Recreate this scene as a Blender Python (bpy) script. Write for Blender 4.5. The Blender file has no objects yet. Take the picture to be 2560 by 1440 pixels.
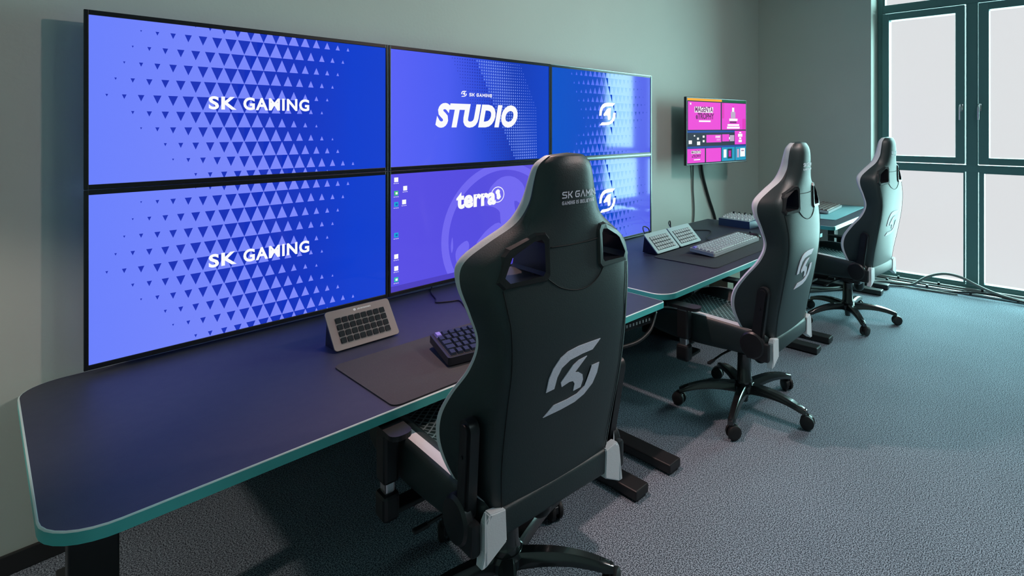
import bpy, bmesh, math, random
from mathutils import Vector, Matrix
random.seed(7)
C = bpy.context.scene.collection
SC = bpy.context.scene
PI = math.pi

# ------------------------------------------------------------------ camera
cam = bpy.data.cameras.new('camera')
camo = bpy.data.objects.new('camera', cam); C.objects.link(camo)
camo.location = (-0.317, -2.787, 1.54)
camo.rotation_euler = (PI/2, 0, -0.8938)
cam.sensor_width = 36.0
cam.lens = 1384.89/2560*36.0
cam.shift_x = -313.1/2560
cam.shift_y = -402.8/2560
cam.clip_start = 0.05
SC.camera = camo
# ------------------------------------------------------------------ exposure
SC.view_settings.view_transform = 'Standard'
SC.view_settings.look = 'None'
SC.view_settings.gamma = 1.0
SC.view_settings.use_curve_mapping = False
SC.view_settings.exposure = 0.0
# ------------------------------------------------------------------ sky: bright overcast behind frosted panes
w = bpy.data.worlds.new('overcast'); SC.world = w; w.use_nodes = True
w.node_tree.nodes['Background'].inputs[0].default_value = (0.80, 0.81, 0.83, 1)
w.node_tree.nodes['Background'].inputs[1].default_value = 1.0
# ------------------------------------------------------------------ lights
R_ = math.radians
def light(name, kind, loc, target, energy, color, **kw):
    l = bpy.data.lights.new(name, kind); l.energy = energy; l.color = color
    for k, v in kw.items(): setattr(l, k, v)
    o = bpy.data.objects.new(name, l); C.objects.link(o); o.location = loc
    d = Vector(target)-Vector(loc); o.rotation_euler = d.to_track_quat('-Z', 'Y').to_euler()
    return o
# diffuse daylight coming in through the window wall
light('daylight', 'SUN', (9, -3, 3.4), (0, -1.4, 0.9), 32.0, (0.50, 0.97, 0.96), angle=math.radians(95))
# warm pink ceiling spotlight near the monitor wall
light('warm_spotlight', 'SPOT', (1.2, -0.36, 3.2), (1.35, -1.75, 0), 190, (1.0, 0.66, 0.62), spot_size=R_(62), spot_blend=0.8, shadow_soft_size=0.05)
light('warm_spotlight', 'SPOT', (-1.9, -0.75, 2.25), (-0.15, 0.0, 0.25), 90, (1.0, 0.82, 0.72), spot_size=R_(38), spot_blend=0.6, shadow_soft_size=0.06)  # added unseen low spot that brightens the lower left wall and floor
light('ceiling_lamp', 'AREA', (2.9, -3.1, 3.15), (0.6, -0.3, 0.9), 35, (1.0, 0.68, 0.62), shape='DISK', size=0.14)
light('added_fill_lamp', 'AREA', (2.4, -3.6, 3.28), (2.4, -3.6, 0), 26, (0.70, 0.95, 1.0), shape='SQUARE', size=0.6)  # added fill lamp, unseen, lifts the general brightness of the room

# ------------------------------------------------------------------ helpers
def srgb(r, g, b):
    f = lambda c: (c/255)/12.92 if c/255 <= 0.04045 else ((c/255+0.055)/1.055)**2.4
    return (f(r), f(g), f(b), 1)

def mat(name, col, rough=0.5, metal=0.0, spec=0.5, bump=None, noise=None, emit=None, coat=0):
    m = bpy.data.materials.new(name); m.use_nodes = True
    nt = m.node_tree; b = nt.nodes['Principled BSDF']
    b.inputs['Base Color'].default_value = (*col[:3], 1)
    b.inputs['Roughness'].default_value = rough
    b.inputs['Metallic'].default_value = metal
    b.inputs['Specular IOR Level'].default_value = spec
    b.inputs['Coat Weight'].default_value = coat
    if emit:
        b.inputs['Emission Color'].default_value = (*emit[0][:3], 1)
        b.inputs['Emission Strength'].default_value = emit[1]
    tc = nt.nodes.new('ShaderNodeTexCoord')
    if noise:
        scale, col2, lo, hi = noise
        n = nt.nodes.new('ShaderNodeTexNoise'); n.inputs['Scale'].default_value = scale; n.inputs['Detail'].default_value = 3
        r = nt.nodes.new('ShaderNodeValToRGB')
        r.color_ramp.elements[0].position = lo; r.color_ramp.elements[1].position = hi
        r.color_ramp.elements[0].color = (*col[:3], 1); r.color_ramp.elements[1].color = (*col2[:3], 1)
        nt.links.new(tc.outputs['Object'], n.inputs['Vector']); nt.links.new(n.outputs['Fac'], r.inputs['Fac'])
        nt.links.new(r.outputs['Color'], b.inputs['Base Color'])
    if bump:
        scale, strength = bump
        n = nt.nodes.new('ShaderNodeTexNoise'); n.inputs['Scale'].default_value = scale; n.inputs['Detail'].default_value = 4
        bp = nt.nodes.new('ShaderNodeBump'); bp.inputs['Strength'].default_value = strength; bp.inputs['Distance'].default_value = 0.002
        nt.links.new(tc.outputs['Object'], n.inputs['Vector']); nt.links.new(n.outputs['Fac'], bp.inputs['Height'])
        nt.links.new(bp.outputs['Normal'], b.inputs['Normal'])
    return m

def emis(name, rgb, s=1.0, rough=0.07, ior=1.42):
    """lit display pixels under the glossy glass of a screen"""
    m = mat(name, (0.01, 0.01, 0.012), rough=rough, spec=0.4, emit=(srgb(*rgb), s))
    m.node_tree.nodes['Principled BSDF'].inputs['IOR'].default_value = ior
    return m

def emis_ramp(name, stops, axis, x0, x1, s=1.0):
    m = emis(name, (0, 0, 0), s); nt = m.node_tree; b = nt.nodes['Principled BSDF']
    tc = nt.nodes.new('ShaderNodeTexCoord'); sp = nt.nodes.new('ShaderNodeSeparateXYZ')
    mp = nt.nodes.new('ShaderNodeMapRange'); r = nt.nodes.new('ShaderNodeValToRGB')
    mp.inputs['From Min'].default_value = x0; mp.inputs['From Max'].default_value = x1
    nt.links.new(tc.outputs['Object'], sp.inputs[0]); nt.links.new(sp.outputs[axis], mp.inputs['Value'])
    nt.links.new(mp.outputs[0], r.inputs['Fac']); nt.links.new(r.outputs['Color'], b.inputs['Emission Color'])
    cr = r.color_ramp
    while len(cr.elements) < len(stops): cr.elements.new(0.5)
    for e, (p, c) in zip(cr.elements, stops): e.position = p; e.color = srgb(*c)
    return m

M = {}
M['wall'] = mat('painted_wall', (0.50, 0.555, 0.51), rough=0.75, bump=(60, 0.25), noise=(1.3, (0.53, 0.585, 0.535), 0.3, 0.7))
M['ceil'] = mat('ceiling_paint', (0.55, 0.56, 0.55), rough=0.9)
def carpet():
    m = mat('carpet', (0.1, 0.1, 0.1), rough=0.95, spec=0.1)
    nt = m.node_tree; b = nt.nodes['Principled BSDF']; tc = nt.nodes.new('ShaderNodeTexCoord')
    n = nt.nodes.new('ShaderNodeTexNoise'); n.inputs['Scale'].default_value = 230; n.inputs['Detail'].default_value = 2.0
    n2 = nt.nodes.new('ShaderNodeTexNoise'); n2.inputs['Scale'].default_value = 2.0; n2.inputs['Detail'].default_value = 3
    r = nt.nodes.new('ShaderNodeValToRGB')
    r.color_ramp.elements[0].position = 0.43; r.color_ramp.elements[0].color = (0.04, 0.052, 0.068, 1)
    r.color_ramp.elements[1].position = 0.58; r.color_ramp.elements[1].color = (0.37, 0.45, 0.53, 1)
    mx = nt.nodes.new('ShaderNodeMix'); mx.data_type = 'RGBA'; mx.blend_type = 'MULTIPLY'; mx.inputs[0].default_value = 0.25
    nt.links.new(tc.outputs['Object'], n.inputs['Vector']); nt.links.new(n.outputs['Fac'], r.inputs['Fac'])
    nt.links.new(tc.outputs['Object'], n2.inputs['Vector'])
    nt.links.new(r.outputs['Color'], mx.inputs[6]); nt.links.new(n2.outputs['Fac'], mx.inputs[7])
    nt.links.new(mx.outputs[2], b.inputs['Base Color'])
    bp = nt.nodes.new('ShaderNodeBump'); bp.inputs['Strength'].default_value = 0.4; bp.inputs['Distance'].default_value = 0.003
    nt.links.new(n.outputs['Fac'], bp.inputs['Height']); nt.links.new(bp.outputs['Normal'], b.inputs['Normal'])
    return m
M['carpet'] = carpet()
M['base'] = mat('black_skirting', (0.02, 0.02, 0.022), rough=0.5)
M['frame'] = mat('grey_window_frame', (0.10, 0.21, 0.21), rough=0.42, spec=0.35)
M['chrome'] = mat('satin_chrome', (0.62, 0.64, 0.65), rough=0.22, metal=1.0)
M['leather'] = mat('black_leather', (0.012, 0.024, 0.026), rough=0.48, spec=0.75, bump=(260, 0.22))
M['leather2'] = mat('black_leather_seam', (0.004, 0.005, 0.006), rough=0.7)
M['white_l'] = mat('light_grey_leather', (0.74, 0.75, 0.78), rough=0.45, bump=(260, 0.2))
M['thread'] = mat('silver_embroidery', (0.84, 0.86, 0.97), rough=0.5, bump=(500, 0.4), noise=(700, (0.68, 0.70, 0.82), 0.4, 0.6))
M['plastic'] = mat('black_plastic', (0.012, 0.013, 0.015), rough=0.38)
M['metal_b'] = mat('black_lacquered_metal', (0.015, 0.016, 0.018), rough=0.2, spec=0.8, coat=0.3)
M['rubber'] = mat('black_rubber', (0.01, 0.01, 0.011), rough=0.55)
M['deskleg'] = mat('black_powder_coat', (0.015, 0.016, 0.018), rough=0.42)
M['desk'] = mat('charcoal_laminate', (0.034, 0.038, 0.060), rough=0.48, bump=(400, 0.1), noise=(30, (0.039, 0.043, 0.066), 0.35, 0.65))
M['rim'] = mat('cyan_lit_edge_band', (0.09, 0.52, 0.50), rough=0.35)  # teal puts cyan light on a light-grey rim into its colour
M['rimtop'] = mat('painted_edge_highlight', (0.6, 0.75, 0.74), rough=0.35)  # pale tone paints the highlight along the top of the rim
M['pad'] = mat('dark_cloth_mat', (0.045, 0.043, 0.047), rough=0.9, bump=(900, 0.4), noise=(600, (0.06, 0.056, 0.06), 0.4, 0.6))
M['pad_glare'] = mat('cloth_mat_with_glare', (0.20, 0.42, 0.46), rough=0.8, bump=(900, 0.3))  # glare on the cloth is put into its pale colour
M['key_navy'] = mat('navy_keycaps', (0.012, 0.022, 0.04), rough=0.4)
M['key_lt'] = mat('pale_keycaps', (0.42, 0.42, 0.42), rough=0.5)
M['case_dk'] = mat('dark_keyboard_case', (0.02, 0.024, 0.032), rough=0.4)
M['case_lt'] = mat('silver_keyboard_case', (0.40, 0.43, 0.45), rough=0.4)
M['taupe'] = mat('taupe_faceplate', (0.24, 0.20, 0.19), rough=0.45)
M['silverface'] = mat('silver_faceplate', (0.42, 0.52, 0.52), rough=0.4)
M['keyglass'] = mat('black_lcd_key', (0.008, 0.008, 0.01), rough=0.12, spec=0.7)
M['purple'] = mat('lilac_keycap', (0.30, 0.25, 0.75), rough=0.4)
M['white'] = mat('white_plastic', (0.7, 0.7, 0.7), rough=0.4)
M['navybox'] = mat('navy_mixer_case', (0.015, 0.035, 0.11), rough=0.4)
M['cable'] = mat('black_cable', (0.012, 0.012, 0.013), rough=0.45)
M['gcable'] = mat('grey_cable', (0.16, 0.18, 0.17), rough=0.45)
M['bezel'] = mat('black_bezel', (0.008, 0.009, 0.012), rough=0.25)
M['bezel_s'] = mat('silver_bezel_edge', (0.30, 0.36, 0.36), rough=0.3, metal=0.7)
M['alu'] = mat('aluminium_strip', (0.45, 0.46, 0.46), rough=0.35, metal=0.6)
M['red'] = mat('dark_red_fabric', (0.22, 0.02, 0.02), rough=0.7)
M['paper'] = mat('beige_carton', (0.32, 0.28, 0.22), rough=0.8)
def perforated():
    m = mat('quilted_seat_fabric', (0.02, 0.05, 0.05), rough=0.6)
    nt = m.node_tree; b = nt.nodes['Principled BSDF']; tc = nt.nodes.new('ShaderNodeTexCoord')
    mp = nt.nodes.new('ShaderNodeMapping'); mp.inputs['Rotation'].default_value = (0, 0, PI/4)
    v = nt.nodes.new('ShaderNodeTexBrick'); v.inputs['Scale'].default_value = 22; v.offset = 0.0
    v.inputs['Row Height'].default_value = 0.5; v.inputs['Brick Width'].default_value = 0.5; v.inputs['Mortar Size'].default_value = 0.06
    v.inputs['Color1'].default_value = (0.02, 0.05, 0.05, 1); v.inputs['Color2'].default_value = (0.02, 0.05, 0.05, 1)
    v.inputs['Mortar'].default_value = (0.30, 0.42, 0.44, 1)
    nt.links.new(tc.outputs['Object'], mp.inputs[0]); nt.links.new(mp.outputs[0], v.inputs['Vector'])
    nt.links.new(v.outputs['Color'], b.inputs['Base Color'])
    return m
M['quilt'] = perforated()
def pane():
    m = bpy.data.materials.new('frosted_glass'); m.use_nodes = True; nt = m.node_tree; nt.nodes.clear()
    o = nt.nodes.new('ShaderNodeOutputMaterial'); mx = nt.nodes.new('ShaderNodeMixShader'); mx.inputs[0].default_value = 0.06
    t = nt.nodes.new('ShaderNodeBsdfTransparent'); g = nt.nodes.new('ShaderNodeBsdfGlossy'); g.inputs['Roughness'].default_value = 0.3
    nt.links.new(t.outputs[0], mx.inputs[1]); nt.links.new(g.outputs[0], mx.inputs[2]); nt.links.new(mx.outputs[0], o.inputs[0])
    return m
M['pane'] = pane()

# --- mesh helpers
def link(name, me, m, parent=None, smooth=False, autosm=None):
    o = bpy.data.objects.new(name, me); C.objects.link(o)
    if m is not None:
        for x in (m if isinstance(m, (list, tuple)) else [m]): me.materials.append(x)
    if smooth:
        for p in me.polygons: p.use_smooth = True
    if parent is not None: o.parent = parent
    return o

def fin(name, bm, m, parent=None, smooth=False, sharp=None):
    bmesh.ops.recalc_face_normals(bm, faces=bm.faces[:])
    me = bpy.data.meshes.new(name); bm.to_mesh(me); bm.free()
    o = link(name, me, m, parent, smooth)
    if smooth and sharp:
        me.set_sharp_from_angle(angle=math.radians(sharp))
    return o

def box(bm, c, s, rot=None, bev=0.0, seg=2, mi=0):
    """box centred at c, sizes s, optional euler rot, bevelled"""
    mtx = Matrix.Translation(c) @ ((Matrix.Rotation(rot[2], 4, 'Z') @ Matrix.Rotation(rot[1], 4, 'Y') @ Matrix.Rotation(rot[0], 4, 'X')) if rot else Matrix.Identity(4))
    r = bmesh.ops.create_cube(bm, size=1.0, matrix=mtx @ Matrix.Diagonal((*s, 1)))
    fs = {f for v in r['verts'] for f in v.link_faces}
    for f in fs: f.material_index = mi
    if bev > 0:
        es = list({e for v in r['verts'] for e in v.link_edges})
        rr = bmesh.ops.bevel(bm, geom=es, offset=bev, segments=seg, affect='EDGES', profile=0.5)
        for f in rr['faces']: f.material_index = mi
    return r

def cyl(bm, a, b, r1, r2=None, n=24, mi=0, cap=True):
    a, b = Vector(a), Vector(b); d = b-a
    q = d.to_track_quat('Z', 'Y').to_matrix().to_4x4()
    r = bmesh.ops.create_cone(bm, cap_ends=cap, segments=n, radius1=r1, radius2=r1 if r2 is None else r2, depth=d.length, matrix=Matrix.Translation((a+b)/2) @ q)
    for v in r['verts']:
        for f in v.link_faces: f.material_index = mi

def lathe(bm, prof, c, n=28, axis='Z'):
    """prof: list of (r, h)"""
    rings = []
    for r, h in prof:
        ring = []
        for i in range(n):
            t = 2*PI*i/n
            p = (r*math.cos(t), r*math.sin(t), h)
            if axis == 'X': p = (h, p[0], p[1])
            if axis == 'Y': p = (p[0], h, p[1])
            ring.append(bm.verts.new(Vector(c)+Vector(p)))
        rings.append(ring)
    for a, b in zip(rings, rings[1:]):
        for i in range(n): bm.faces.new((a[i], a[(i+1) % n], b[(i+1) % n], b[i]))
    bm.faces.new(rings[0][::-1]); bm.faces.new(rings[-1])

def crom(pts, sub, closed=False):
    out = []; n = len(pts)
    P = [Vector(p) for p in pts]
    rng = n if closed else n-1
    for i in range(rng):
        p1, p2 = P[i], P[(i+1) % n]
        p0 = P[i-1] if (closed or i > 0) else p1
        p3 = P[(i+2) % n] if (closed or i+2 < n) else p2
        for k in range(sub):
            t = k/sub
            out.append(0.5*((2*p1)+(p2-p0)*t+(2*p0-5*p1+4*p2-p3)*t*t+(3*p1-p0-3*p2+p3)*t*t*t))
    if not closed: out.append(P[-1].copy())
    return out

def tube(bm, pts, r, n=8, sub=6, smooth=True):
    P = crom(pts, sub) if smooth else [Vector(p) for p in pts]
    rings = []; up = Vector((0, 0, 1)); prev = None
    for i, p in enumerate(P):
        d = (P[min(i+1, len(P)-1)]-P[max(i-1, 0)]).normalized()
        a = d.cross(up) if prev is None else prev-d*prev.dot(d)
        if a.length < 1e-4: a = d.cross(Vector((1, 0, 0)))
        a.normalize(); prev = a; b = d.cross(a)
        rings.append([bm.verts.new(p+(a*math.cos(2*PI*k/n)+b*math.sin(2*PI*k/n))*r) for k in range(n)])
    for x, y in zip(rings, rings[1:]):
        for k in range(n): bm.faces.new((x[k], x[(k+1) % n], y[(k+1) % n], y[k]))
    bm.faces.new(rings[0][::-1]); bm.faces.new(rings[-1])

def prism(bm, poly, to3, thick, mi=0):
    """poly 2-D list -> to3(u, v, w) ; w from 0 to thick"""
    a = [bm.verts.new(to3(u, v, 0)) for u, v in poly]; b = [bm.verts.new(to3(u, v, thick)) for u, v in poly]
    f1 = bm.faces.new(a); f2 = bm.faces.new(b[::-1]); fs = [f1, f2]
    for i in range(len(a)):
        j = (i+1) % len(a); fs.append(bm.faces.new((a[j], a[i], b[i], b[j])))
    for f in fs: f.material_index = mi
    tri = [f for f in (f1, f2) if len(f.verts) > 4]
    if tri:
        bmesh.ops.triangulate(bm, faces=tri)

def poly_flat(bm, poly, to3, mi=0):
    f = bm.faces.new([bm.verts.new(to3(u, v, 0)) for u, v in poly]); f.material_index = mi
    if len(poly) > 4: bmesh.ops.triangulate(bm, faces=[f])

def empty(name, loc=(0, 0, 0), rz=0, label=None, cat=None, group=None):
    o = bpy.data.objects.new(name, None); C.objects.link(o); o.empty_display_size = 0.1
    o.location = loc; o.rotation_euler = (0, 0, rz)
    tag(o, label, cat, group)
    return o
def tag(o, label=None, cat=None, group=None, kind=None):
    if label: o['label'] = label
    if cat: o['category'] = cat
    if group: o['group'] = group
    if kind: o['kind'] = kind
    return o
def struct(name, bm, m, **k):
    o = fin(name, bm, m, **k); o['kind'] = 'structure'; return o
def copy_tree(o, parent=None):
    c = o.copy(); C.objects.link(c)
    if parent is not None: c.parent = parent
    for ch in list(o.children): copy_tree(ch, c)
    return c

# --- stroke lettering: letters as polylines in a 0..1 x 0..1 cell
GL = {
 'S': (0.95, [[(1, .98), (.15, .98), (0, .85), (0, .65), (.15, .53), (.85, .50), (1, .37), (1, .15), (.85, .02), (0, .02)]]),
 'K': (0.95, [[(0, 0), (0, 1)], [(1, 1), (.45, .52), (.1, .52)], [(.45, .52), (1, 0)]]),
 'G': (1.0, [[(1, .98), (.2, .98), (0, .8), (0, .2), (.2, .02), (.82, .02), (1, .2), (1, .5), (.55, .5)]]),
 'A': (1.0, [[(0, 0), (.5, 1), (1, 0)], [(.25, .3), (.75, .3)]]),
 'M': (1.15, [[(0, 0), (0, 1), (.5, .35), (1, 1), (1, 0)]]),
 'I': (0.0, [[(0, 0), (0, 1)]]),
 'N': (1.0, [[(0, 0), (0, 1), (1, 0), (1, 1)]]),
 'B': (.95, [[(0, 0), (0, 1), (.8, 1), (.95, .85), (.95, .68), (.8, .54), (0, .54)], [(.8, .54), (1, .4), (1, .15), (.85, 0), (0, 0)]]),
 'E': (.85, [[(1, 1), (0, 1), (0, 0), (1, 0)], [(0, .5), (.9, .5)]]),
 'L': (.85, [[(0, 1), (0, 0), (1, 0)]]),
 'V': (1.0, [[(0, 1), (.5, 0), (1, 1)]]),
 'a': (1.0, [[(0, 0), (.5, 1), (1, 0)]]),
}
def stroke_text(bm, s, x0, z0, h, cw, gap, th, to3, shear=0, thick=0.0, word=0.6):
    """wide geometric capitals made of straight bars"""
    x = x0; k = 0
    for ch in s:
        if ch == ' ': x += cw*word; continue
        wd, strokes = GL[ch]; wd *= cw
        for st in strokes:
            pts = [(x+th/2+u*max(wd-th, 0), z0+th/2+v*(h-th)) for u, v in st]
            L, R = [], []
            for i, (px, pz) in enumerate(pts):
                def nrm(a, b):
                    dx, dz = b[0]-a[0], b[1]-a[1]; l = math.hypot(dx, dz); return (-dz/l, dx/l)
                ns = []
                if i > 0: ns.append(nrm(pts[i-1], pts[i]))
                if i < len(pts)-1: ns.append(nrm(pts[i], pts[i+1]))
                nx = sum(q[0] for q in ns); nz = sum(q[1] for q in ns); l = math.hypot(nx, nz); nx /= l; nz /= l
                c = max(nx*ns[0][0]+nz*ns[0][1], 0.45); e = th/2/c
                # extend the free ends by half a stroke
                ex = ez = 0
                if i == 0: ex, ez = -ns[0][1]*th/2*1, ns[0][0]*th/2*1; ex, ez = -ex*-1, -ez*1
                ex = ez = 0
                if i == 0: ex, ez = (pts[0][0]-pts[1][0]), (pts[0][1]-pts[1][1])
                if i == len(pts)-1: ex, ez = (pts[-1][0]-pts[-2][0]), (pts[-1][1]-pts[-2][1])
                if ex or ez:
                    l2 = math.hypot(ex, ez); ex *= th/2/l2; ez *= th/2/l2
                L.append((px+ex+nx*e, pz+ez+nz*e)); R.append((px+ex-nx*e, pz+ez-nz*e))
            for i in range(len(pts)-1):
                q = [L[i], L[i+1], R[i+1], R[i]]
                q = [(a+shear*(b-z0), b) for a, b in q]
                k += 1; off = 0.00002*(k % 7)
                f3 = lambda u, v, w_, o_=off: to3(u, v, w_+o_)
                if thick > 0: prism(bm, q[::-1], f3, thick)
                else: poly_flat(bm, q[::-1], f3)
        x += max(wd, th)+gap
    return x

def font_mesh(name, s, size, loc, parent, m, offset=0.0, shear=0.0, sx=1.0, space=1.0, extrude=0.0, rot=(PI/2, 0, 0), fit=None):
    cu = bpy.data.curves.new(name, 'FONT'); cu.body = s; cu.size = size; cu.offset = offset; cu.shear = shear
    cu.space_character = space; cu.extrude = extrude; cu.align_x = 'CENTER'; cu.align_y = 'CENTER'; cu.resolution_u = 4
    t = bpy.data.objects.new('tmp', cu); C.objects.link(t)
    bpy.context.view_layer.update()
    me = bpy.data.meshes.new_from_object(t.evaluated_get(bpy.context.evaluated_depsgraph_get()))
    bpy.data.objects.remove(t); bpy.data.curves.remove(cu)
    if fit:
        xs = [v.co.x for v in me.vertices]; zs = [v.co.y for v in me.vertices]
        me.transform(Matrix.Diagonal((fit[0]/(max(xs)-min(xs)), fit[1]/(max(zs)-min(zs)), 1, 1)) @ Matrix.Translation((-(max(xs)+min(xs))/2, -(max(zs)+min(zs))/2, 0)))
    me.transform(Matrix.Translation(loc) @ Matrix.Rotation(rot[2], 4, 'Z') @ Matrix.Rotation(rot[0], 4, 'X') @ Matrix.Diagonal((sx, 1, 1, 1)))
    me.name = name; me.materials.clear()
    return link(name, me, m, parent)

# ================================================================== the room
XW = 5.48; YW = 0.10; XL = -2.6; YR = -6.2; ZC = 3.3
bm = bmesh.new(); box(bm, ((XL-.2+5.82)/2, (YW+YR)/2, -0.05), (5.82-XL+0.2, YW-YR+0.4, 0.1)); struct('floor', bm, M['carpet'])
bm = bmesh.new(); box(bm, ((XL+XW+0.6)/2, (YW+YR)/2, ZC+0.05), (XW+0.6-XL+0.4, YW-YR+0.4, 0.1)); struct('ceiling', bm, M['ceil'])
bm = bmesh.new(); box(bm, ((XL+XW+.6)/2, YW+0.1, ZC/2), (XW+.6-XL, 0.2, ZC)); struct('wall_back', bm, M['wall'])
bm = bmesh.new(); box(bm, (XL-0.1, (YW+YR)/2, ZC/2), (0.2, YW-YR, ZC)); struct('wall_left', bm, M['wall'])
bm = bmesh.new(); box(bm, ((XL+XW+.6)/2, YR-0.1, ZC/2), (XW+.6-XL, 0.2, ZC)); struct('wall_front', bm, M['wall'])
# the window wall: a solid pier by the corner, piers between the windows, lintel above
WY0, WY1 = -1.135, -2.83
bm = bmesh.new(); T = 0.38
for y0, y1 in ((YW, WY0), (WY1, YR)):
    box(bm, (XW+T/2, (y0+y1)/2, ZC/2), (T, y0-y1, ZC))
for y0, y1 in ((WY0, WY1),):
    box(bm, (XW+T/2, (y0+y1)/2, ZC-0.06), (T, y0-y1, 0.12))
struct('wall_right', bm, M['wall'])
bm = bmesh.new(); box(bm, ((XL+XW)/2, YW-0.008, 0.035), (XW-XL, 0.016, 0.07), bev=0.003); struct('baseboard_back', bm, M['base'])
bm = bmesh.new(); box(bm, (XW-0.008, (YW+WY0)/2, 0.035), (0.016, YW-WY0-.03, 0.07), bev=0.003); struct('baseboard_right', bm, M['base'])

def window(name, oy):
    FX0, FX1 = 5.70, 5.80
    t = empty(name, (5.70, -1.135+oy, 0)); t['kind'] = 'structure'
    def P(x, y, z): return (x-5.70, y+1.135, z)
    def bars(nm, lst, m=M['frame'], bev=0.006):
        b_ = bmesh.new()
        for (x0, x1, y0, y1, z0, z1) in lst:
            box(b_, P((x0+x1)/2, (y0+y1)/2, (z0+z1)/2), (x1-x0, abs(y1-y0), z1-z0), bev=bev)
        return fin(nm, b_, m, t)
    ya, yb = WY0, WY1; ym0, ym1 = -1.925, -2.03
    yc = (ym0+ym1)/2
    fr = [(FX0, FX1, ya, ya-.055, 0, 3.18), (FX0, FX1, yb+.055, yb, 0, 3.18), (FX0+.002, FX1-.002, ya-.05, yb+.05, 0, .055), (FX0+.002, FX1-.002, ya-.05, yb+.05, 3.11, 3.18),
          (FX0+.004, FX1-.004, ya-.05, yb+.05, 2.70, 2.775), (FX0+.006, FX1-.006, ya-.05, yb+.05, 1.115, 1.18),
          (FX0+.008, FX1-.008, ym0-.004, ym1+.004, .05, 3.12)]
    bars('window_frame', fr)
    for (y0, y1, hy) in ((-1.185, -1.921, -1.897), (-2.033, -2.78, -2.045)):
        g0, g1 = (-1.252, -1.845) if y0 > -1.5 else (-2.117, -2.70)
        s = [(FX0-.022, FX1-.02, y0, g0, 1.19, 2.69), (FX0-.022, FX1-.02, g1, y1, 1.19, 2.69), (FX0-.021, FX1-.021, g0+.004, g1-.004, 1.19, 1.252), (FX0-.021, FX1-.021, g0+.004, g1-.004, 2.622, 2.69)]
        sash = bars('casement', s)
        def pane_(yy0, yy1, z0, z1, x=5.765, par=sash):
            bp_ = bmesh.new(); box(bp_, P(x, (yy0+yy1)/2, (z0+z1)/2), (.008, abs(yy1-yy0), z1-z0)); return fin('glass_pane', bp_, M['pane'], par)
        pane_(g0+.003, g1-.003, 1.25, 2.624)
        # lower fixed light and top light with beads
        l0, l1 = (-1.235, -1.906) if y0 > -1.5 else (-2.075, -2.745)
        bd = bars('glazing_bead', [(FX0+.012, FX1-.012, y0, l0, .05, 1.12), (FX0+.012, FX1-.012, l1, y1, .05, 1.12), (FX0+.013, FX1-.013, l0+.003, l1-.003, .05, .072), (FX0+.013, FX1-.013, l0+.003, l1-.003, 1.103, 1.12)], bev=.003)
        pane_(l0+.002, l1-.002, .07, 1.105, par=bd)
        bd = bars('glazing_bead', [(FX0+.012, FX1-.012, y0, l0+.03, 2.77, 3.12), (FX0+.012, FX1-.012, l1, y1, 2.77, 3.12), (FX0+.013, FX1-.013, l0+.033, l1-.003, 2.77, 2.785), (FX0+.013, FX1-.013, l0+.033, l1-.003, 3.105, 3.12)], bev=.003)
        pane_(l0+.032, l1-.002, 2.783, 3.107, par=bd)
        h = bmesh.new()
        box(h, P(FX0-.027, hy, 1.72), (.012, .028, .07), bev=.004)
        tube(h, [P(FX0-.03, hy, 1.745), P(FX0-.06, hy, 1.75), P(FX0-.072, hy+.004, 1.735), P(FX0-.074, hy+.006, 1.70), P(FX0-.074, hy+.006, 1.605)], .0085, n=10)
        fin('window_handle', h, M['chrome'], sash, smooth=True, sharp=40)
    return t
window('window_1', 0)

# ================================================================== video wall
AW, AH = 1.0886, 0.6124
PX, PZ = 1.1160, 0.6498
TOP = 1.9441
def make_monitor(ix, iz, label, edge=M['bezel']):
    """origin = centre of the display area on the front plane"""
    t = empty('monitor', (ix*PX+AW/2, 0, TOP-iz*PZ-AH/2), 0, label, 'monitor', 'displays of the video wall')
    bw = (PX-AW)/2-0.0008; bh = (PZ-AH)/2-0.0008
    b_ = bmesh.new()
    d = 0.012
    for sx in (-1, 1): box(b_, (sx*(AW/2+bw/2), d/2-.004, 0), (bw, d, AH+2*bh), bev=.002)
    for sz in (-1, 1): box(b_, (0, d/2-.0038, sz*(AH/2+bh/2)), (AW+.002, d, bh), bev=.002)
    fin('bezel', b_, M['bezel'], t)
    if edge is not M['bezel']:
        e_ = bmesh.new()
        box(e_, (AW/2+bw-.002, -.0046, 0), (.004, .003, AH+2*bh)); box(e_, (0, -.0046, -(AH/2+bh-.002)), (AW+2*bw-.001, .003, .004)); box(e_, (0, -.0046, (AH/2+bh-.002)), (AW+2*bw-.001, .003, .004))
        fin('edge_strip', e_, edge, t)
    c_ = bmesh.new(); box(c_, (0, .035, 0), (AW-.02, .05, AH-.02), bev=.01); fin('rear_housing', c_, M['plastic'], t)
    m_ = bmesh.new(); box(m_, (0, .079, 0), (.5, .036, .3)); fin('wall_bracket', m_, M['deskleg'], t)
    return t
def scr3(dy):
    return lambda u, v, w_: (u-AW/2, -dy-w_, AH/2-v)     # u right, v down from the top-left corner
def clip_poly(P, umax, vmax):
    def cl(P, f, inter):
        out = []
        for i in range(len(P)):
            a, b = P[i-1], P[i]
            if f(b):
                if not f(a): out.append(inter(a, b))
                out.append(b)
            elif f(a): out.append(inter(a, b))
        return out
    def ix(c, k):
        def g(a, b):
            t = (c-a[k])/(b[k]-a[k]); return (a[0]+(b[0]-a[0])*t, a[1]+(b[1]-a[1])*t)
        return g
    for f, g in ((lambda p: p[0] >= 0, ix(0, 0)), (lambda p: p[0] <= umax, ix(umax, 0)), (lambda p: p[1] >= 0, ix(0, 1)), (lambda p: p[1] <= vmax, ix(vmax, 1))):
        if len(P) >= 3: P = cl(P, f, g)
    return P if len(P) >= 3 else None

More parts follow.
